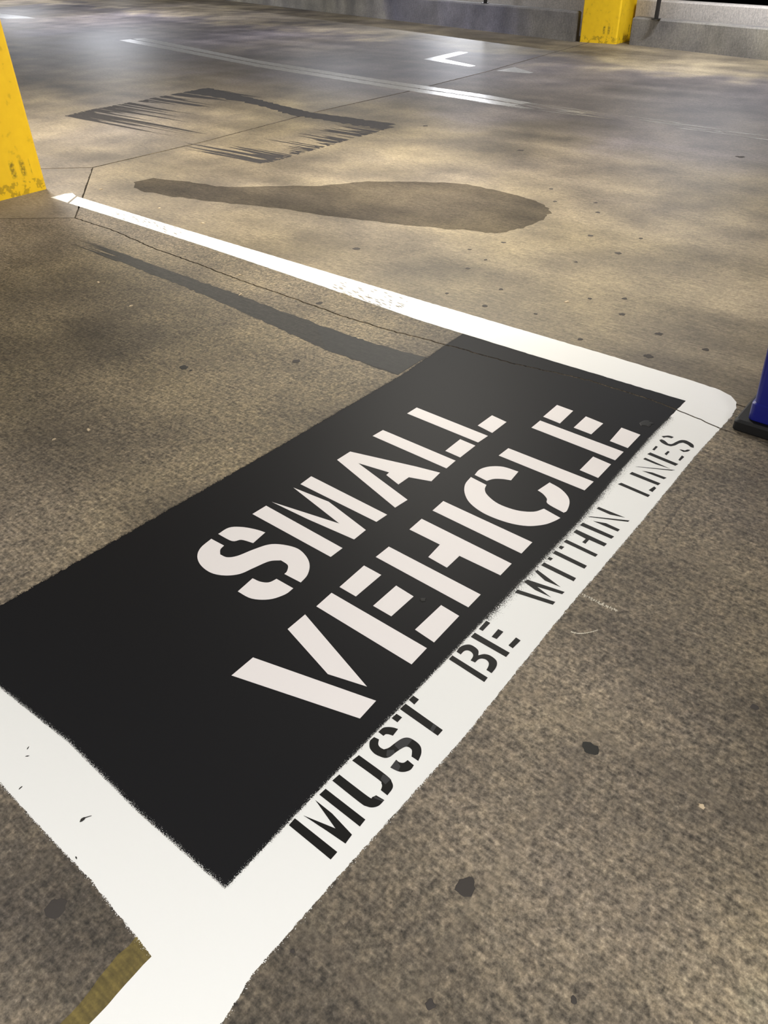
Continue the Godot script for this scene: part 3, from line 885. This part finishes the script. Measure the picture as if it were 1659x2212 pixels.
	for k in 150:
		var v := rng.randf_range(-1.5, 4.6)
		if rng.randf() > 0.25 + 0.75 * clampf((v - 2.0) / 2.6, 0.0, 1.0):
			continue
		var cu := lerpf(7.40 + 0.035 * (v - 1.9), 7.61 + 0.075 * (v - 1.9), rng.randf())
		var hl := rng.randf_range(0.05, 0.45)
		var hw := rng.randf_range(0.004, 0.014)
		add_prism(st, PackedVector2Array([uv(cu - hw - hl * 0.05, v - hl), uv(cu + hw, v), uv(cu + hl * 0.05, v + hl), uv(cu - hw, v + hl * 0.2)]), 0.0, 0.0006 + 0.000002 * k, dl.position, 0.0, false)
	var rest := obj("scraped_remains", st.commit(), mats.worn_white, dl)
	rest.set_meta("kind", "stuff")
	# corner of an old bay mark and a short line far off
	var co := thing("bay_corner_mark", "small white angled mark painted beyond the double line", "floor marking", Vector3(10.0, 0, -6.8))
	prism("paint_strip", [PackedVector2Array([uv(9.79, 7.24), uv(10.67, 7.25), uv(10.64, 7.08), uv(9.95, 7.02), uv(9.64, 6.29), uv(9.54, 6.31)])], 0.0, 0.0008, mats.worn_white, co)
	var co2 := thing("bay_corner_mark", "small faint white dash beside the angled mark past the double line", "floor marking", Vector3(9.55, 0, -5.65))
	prism("paint_strip", [PackedVector2Array([uv(9.42, 5.83), uv(9.80, 5.80), uv(9.52, 5.36), uv(9.45, 5.38)])], 0.0, 0.0008, mats.worn_white, co2)
	var fl := thing("painted_line", "short white line far off, just showing past the near yellow column", "floor marking", Vector3(10.9, 0, -19.2), "white bay lines")
	prism("paint_strip", [PackedVector2Array([uv(10.60, 18.3), uv(10.25, 18.9), uv(10.3, 20.6), uv(10.9, 20.6), uv(10.75, 18.9)])], 0.0, 0.0008, mats.worn_white, fl)
	# scuffs by the lettered line
	var sc := thing("tyre_scuff", "thin dark tyre scuff on the concrete outside the word WITHIN", "scuff", Vector3(2.04, 0, -0.515))
	prism("rubber_film", [joined(rough_edge(vecs([1.88, 0.504, 2.04, 0.513, 2.20, 0.517]), 0.008, 0.006), rough_edge(vecs([1.88, 0.507, 2.04, 0.524, 2.20, 0.522]), 0.008, 0.006, 3.0))], 0.0, 0.0004, mats.scuff, sc)
	var ck := thing("chalk_smear", "short white scrape crossing the concrete beside the word WITHIN", "scuff", Vector3(1.54, 0, -0.52))
	st = begin()
	for k in 46:
		var t := k / 45.0
		var c := uv(1.545 + rng.randf_range(-0.0025, 0.0025) + 0.002 * sin(t * 57.0), lerpf(0.572, 0.468, t) + rng.randf_range(-0.002, 0.002))
		var hl := rng.randf_range(0.002, 0.006)
		add_prism(st, PackedVector2Array([c + uv(-hl, -0.0012), c + uv(hl * 0.6, -0.0016), c + uv(hl, 0.0012), c + uv(-hl * 0.5, 0.0014)]), 0.0, 0.0005, ck.position, 0.0, false)
	obj("smear", st.commit(), mats.chalk, ck)
	var ck2 := thing("chalk_smear", "faint curved pale scrape on the concrete beyond the word BE", "scuff", Vector3(1.41, 0, -0.5))
	st = begin()
	for k in 40:
		var t := k / 39.0
		var c := uv(1.40 + 0.045 * t * t + 0.003 * t, lerpf(0.53, 0.478, t))
		var hl := rng.randf_range(0.001, 0.0035)
		add_prism(st, PackedVector2Array([c + uv(-hl, -0.001), c + uv(hl, -0.0006), c + uv(hl * 0.6, 0.001), c + uv(-hl, 0.0008)]), 0.0, 0.0005, ck2.position, 0.0, false)
	obj("smear", st.commit(), mats.chalk, ck2)

func build_bin() -> void:
	var t := thing("waste_bin", "blue plastic bin on a black rubber base beside the corner of the white lines", "bin", Vector3(2.97, 0, -0.235))
	var base := []
	for l in [[0.0, 0.004], [0.006, 0.0], [0.036, 0.0], [0.045, 0.008]]:
		base.append([rounded_rect(0, 0, 0.305 - l[1], 0.318 - l[1], 0.014), l[0]])
	obj("base", loft(base), mats.rubber, t)
	var body := []
	for l in [[0.045, 0.262], [0.050, 0.268], [0.112, 0.270], [0.118, 0.264], [0.50, 0.282], [0.84, 0.298], [0.85, 0.312], [0.88, 0.312]]:
		body.append([rounded_rect(0.01, 0.0, 0.027 + l[1], l[1] + 0.012, 0.02), l[0]])
	obj("body", loft(body), mats.blue, t)
	var lid := []
	for l in [[0.88, 0.318], [0.905, 0.318], [0.93, 0.29], [0.945, 0.22]]:
		lid.append([rounded_rect(0.01, 0, 0.022 + l[1], l[1] + 0.008, 0.04), l[0]])
	obj("lid", loft(lid), mats.blue, t)
	var st := begin()
	add_prism(st, rounded_rect(-0.30, -0.1, 0.012, 0.10, 0.005, 2), 0.90, 0.925)
	obj("handle", st.commit(), mats.rubber, t)

func build_spots() -> void:
	# dried gum and tar: [u, v, radius, height]
	var beyond := [3.394, 1.322, 0.019, 3.095, 1.901, 0.019, 3.473, 2.254, 0.016, 4.165, 1.705, 0.023, 4.977, 2.251, 0.02, 4.791, 2.142, 0.02, 3.029, 1.352, 0.015, 3.258, 0.868, 0.018, 3.053, 1.04, 0.024, 3.292, 1.094, 0.023, 3.158, 1.654, 0.012, 3.324, 1.952, 0.015, 3.644, 2.251, 0.014, 3.946, 2.325, 0.017, 4.473, 1.711, 0.018, 3.733, 2.416, 0.014, 3.116, 2.143, 0.012, 5.104, 2.653, 0.021, 3.479, 1.533, 0.015, 3.579, 1.396, 0.017, 3.901, 1.831, 0.014, 4.852, 2.485, 0.02, 4.349, 1.973, 0.021, 5.962, 3.416, 0.034, 6.305, 4.633, 0.03, 6.72, 1.897, 0.04, 3.364, 2.958, 0.03]
	for i in range(0, beyond.size(), 3):
		spot(beyond[i], beyond[i + 1], beyond[i + 2] * 0.78, mats.gum, "dark spot on tan concrete, " + ranked(beyond, 3, i, [["the blue bin", 2.9, 0.4], ["the damp stain's round end", 4.4, 2.36], ["the long line's worn patch", 2.9, 2.46], ["the double line", 7.6, 3.6]]), i)
	spot(0.664, 0.366, 0.020, mats.gum, "round dark brown gum spot on the concrete below the word MUST", 101)
	spot(1.103, 0.325, 0.017, mats.tar, "ragged dark grey spot on the concrete across from the word BE", 102)
	spot(1.775, 2.576, 0.018, mats.tar, "oval dark spot on the concrete past the blackout band's side of the panel", 103)
	spot(1.776, 2.531, 0.007, mats.tar, "tiny dark speck touching the oval spot behind the black panel", 104)
	spot(0.454, 0.300, 0.009, mats.gum, "small black crumb near the lower edge of the concrete", 105)
	spot(0.616, 0.108, 0.006, mats.gum, "very small black crumb low on the bare concrete, past the gum spot", 106)
	spot(1.446, 0.070, 0.010, mats.gum, "small brown crumb on the concrete near the picture's edge, below the bin", 107)
	spot(0.367, 0.550, 0.004, mats.gum, "pinhead black speck just outside the lettered line below the word MUST", 108)
	spot(2.64, 2.582, 0.018, mats.gum, "dark smudge between the crack and the long white line", 109)
	spot(2.109, 2.228, 0.015, mats.gum, "dark spot on the concrete just before the blackout band", 110)
	spot(1.257, 0.912, 0.009, mats.letter_black, "black blister in the black panel beside the first E of VEHICLE", 111)
	spot(2.52, 0.814, 0.024, mats.letter_black, "dark blot in the black panel near the last E of VEHICLE", 112)
	spot(0.137, 0.968, 0.020, mats.gum, "dim dark stain on the concrete outside the short white line", 113)
	# pale grit: [u, v]
	var grit := [1.101, 2.503, 1.222, 2.458, 1.46, 1.925, 2.146, 3.739, 3.257, 5.31, 3.203, 4.572, 3.159, 4.075, 2.053, 3.325, 2.673, 3.196, 2.48, 2.986, 1.115, 0.073, 3.377, 1.603]
	for i in range(0, grit.size(), 2):
		var t := thing("grit_chip", "tiny pale grit chip, " + ranked(grit, 2, i, [["the near yellow column", 2.73, 5.65], ["the far edge of the black panel", 1.6, 1.81], ["the blackout band", 2.4, 3.0], ["the blue bin", 2.8, 0.2]]), "grit", Vector3(grit[i], 0, -grit[i + 1]), "loose grit on the floor")
		var o := obj("chip", blob_mesh(0.006 + 0.002 * grit[i], 0.004, 0.9, 200 + i), mats.chip, t)
		o.scale = Vector3(1.0, 1.0, 0.55)
		o.rotation.y = i * 0.7
	# dark bits on the short white line
	var bits := [0.304, 1.342, 0.291, 1.323, 0.221, 1.022, 0.237, 1.26]
	for i in range(0, bits.size(), 2):
		var t := thing("dark_fleck", "tiny dark fleck on the short white line, " + ranked(bits, 2, i, [["the lettered line", 0.28, 0.66]]), "fleck", Vector3(bits[i], 0.0008, -bits[i + 1]), "flecks on the short white line")
		var o := obj("fleck", blob_mesh(0.0042, 0.001, 0.5, 300 + i), mats.fleck, t)
		o.scale = Vector3(1.0, 1.0, 0.32)
		o.rotation.y = 0.4 + i
	var f := thing("leaf_scrap", "small dark leaf-like scrap with a thin stalk on the short white line", "scrap", Vector3(0.281, 0.0008, -1.081))
	var st := begin()
	add_prism(st, smooth(flatten([-0.010, 0.004, -0.006, 0.0015, 0.0, 0.0012, 0.004, 0.003, 0.002, 0.006, -0.004, 0.0075])), 0.0, 0.0012)
	obj("blade", st.commit(), mats.fleck, f)
	st = begin()
	add_prism(st, flatten([0.002, 0.003, 0.014, -0.0035, 0.0145, -0.0027, 0.0035, 0.0045]), 0.0, 0.0008)
	obj("stalk", st.commit(), mats.fleck, f)

# "nearest to the bin", "second nearest ..." among those closer to that landmark than to the others
func ranked(list: Array, stride: int, at: int, marks: Array) -> String:
	var mark_of := func(k: int) -> int:
		var best := 0
		for m in marks.size():
			if uv(list[k], list[k + 1]).distance_to(uv(marks[m][1], marks[m][2])) < uv(list[k], list[k + 1]).distance_to(uv(marks[best][1], marks[best][2])):
				best = m
		return best
	var mine: int = mark_of.call(at)
	var target := uv(marks[mine][1], marks[mine][2])
	var rank := 0
	for k in range(0, list.size(), stride):
		if mark_of.call(k) == mine and uv(list[k], list[k + 1]).distance_to(target) < uv(list[at], list[at + 1]).distance_to(target):
			rank += 1
	return ["", "second ", "third ", "fourth ", "fifth ", "sixth ", "seventh ", "eighth ", "ninth ", "tenth ", "eleventh ", "twelfth "][rank] + "nearest to " + marks[mine][0]

func spot(a: float, b: float, r: float, m: Material, label: String, seed_: int) -> void:
	var y := 0.0006 if m == mats.letter_black else 0.0
	var t := thing("floor_spot", label, "spot", Vector3(a, y, -b), "dark spots on the floor")
	obj("crust", blob_mesh(r, 0.0012, 0.45, seed_), m, t)
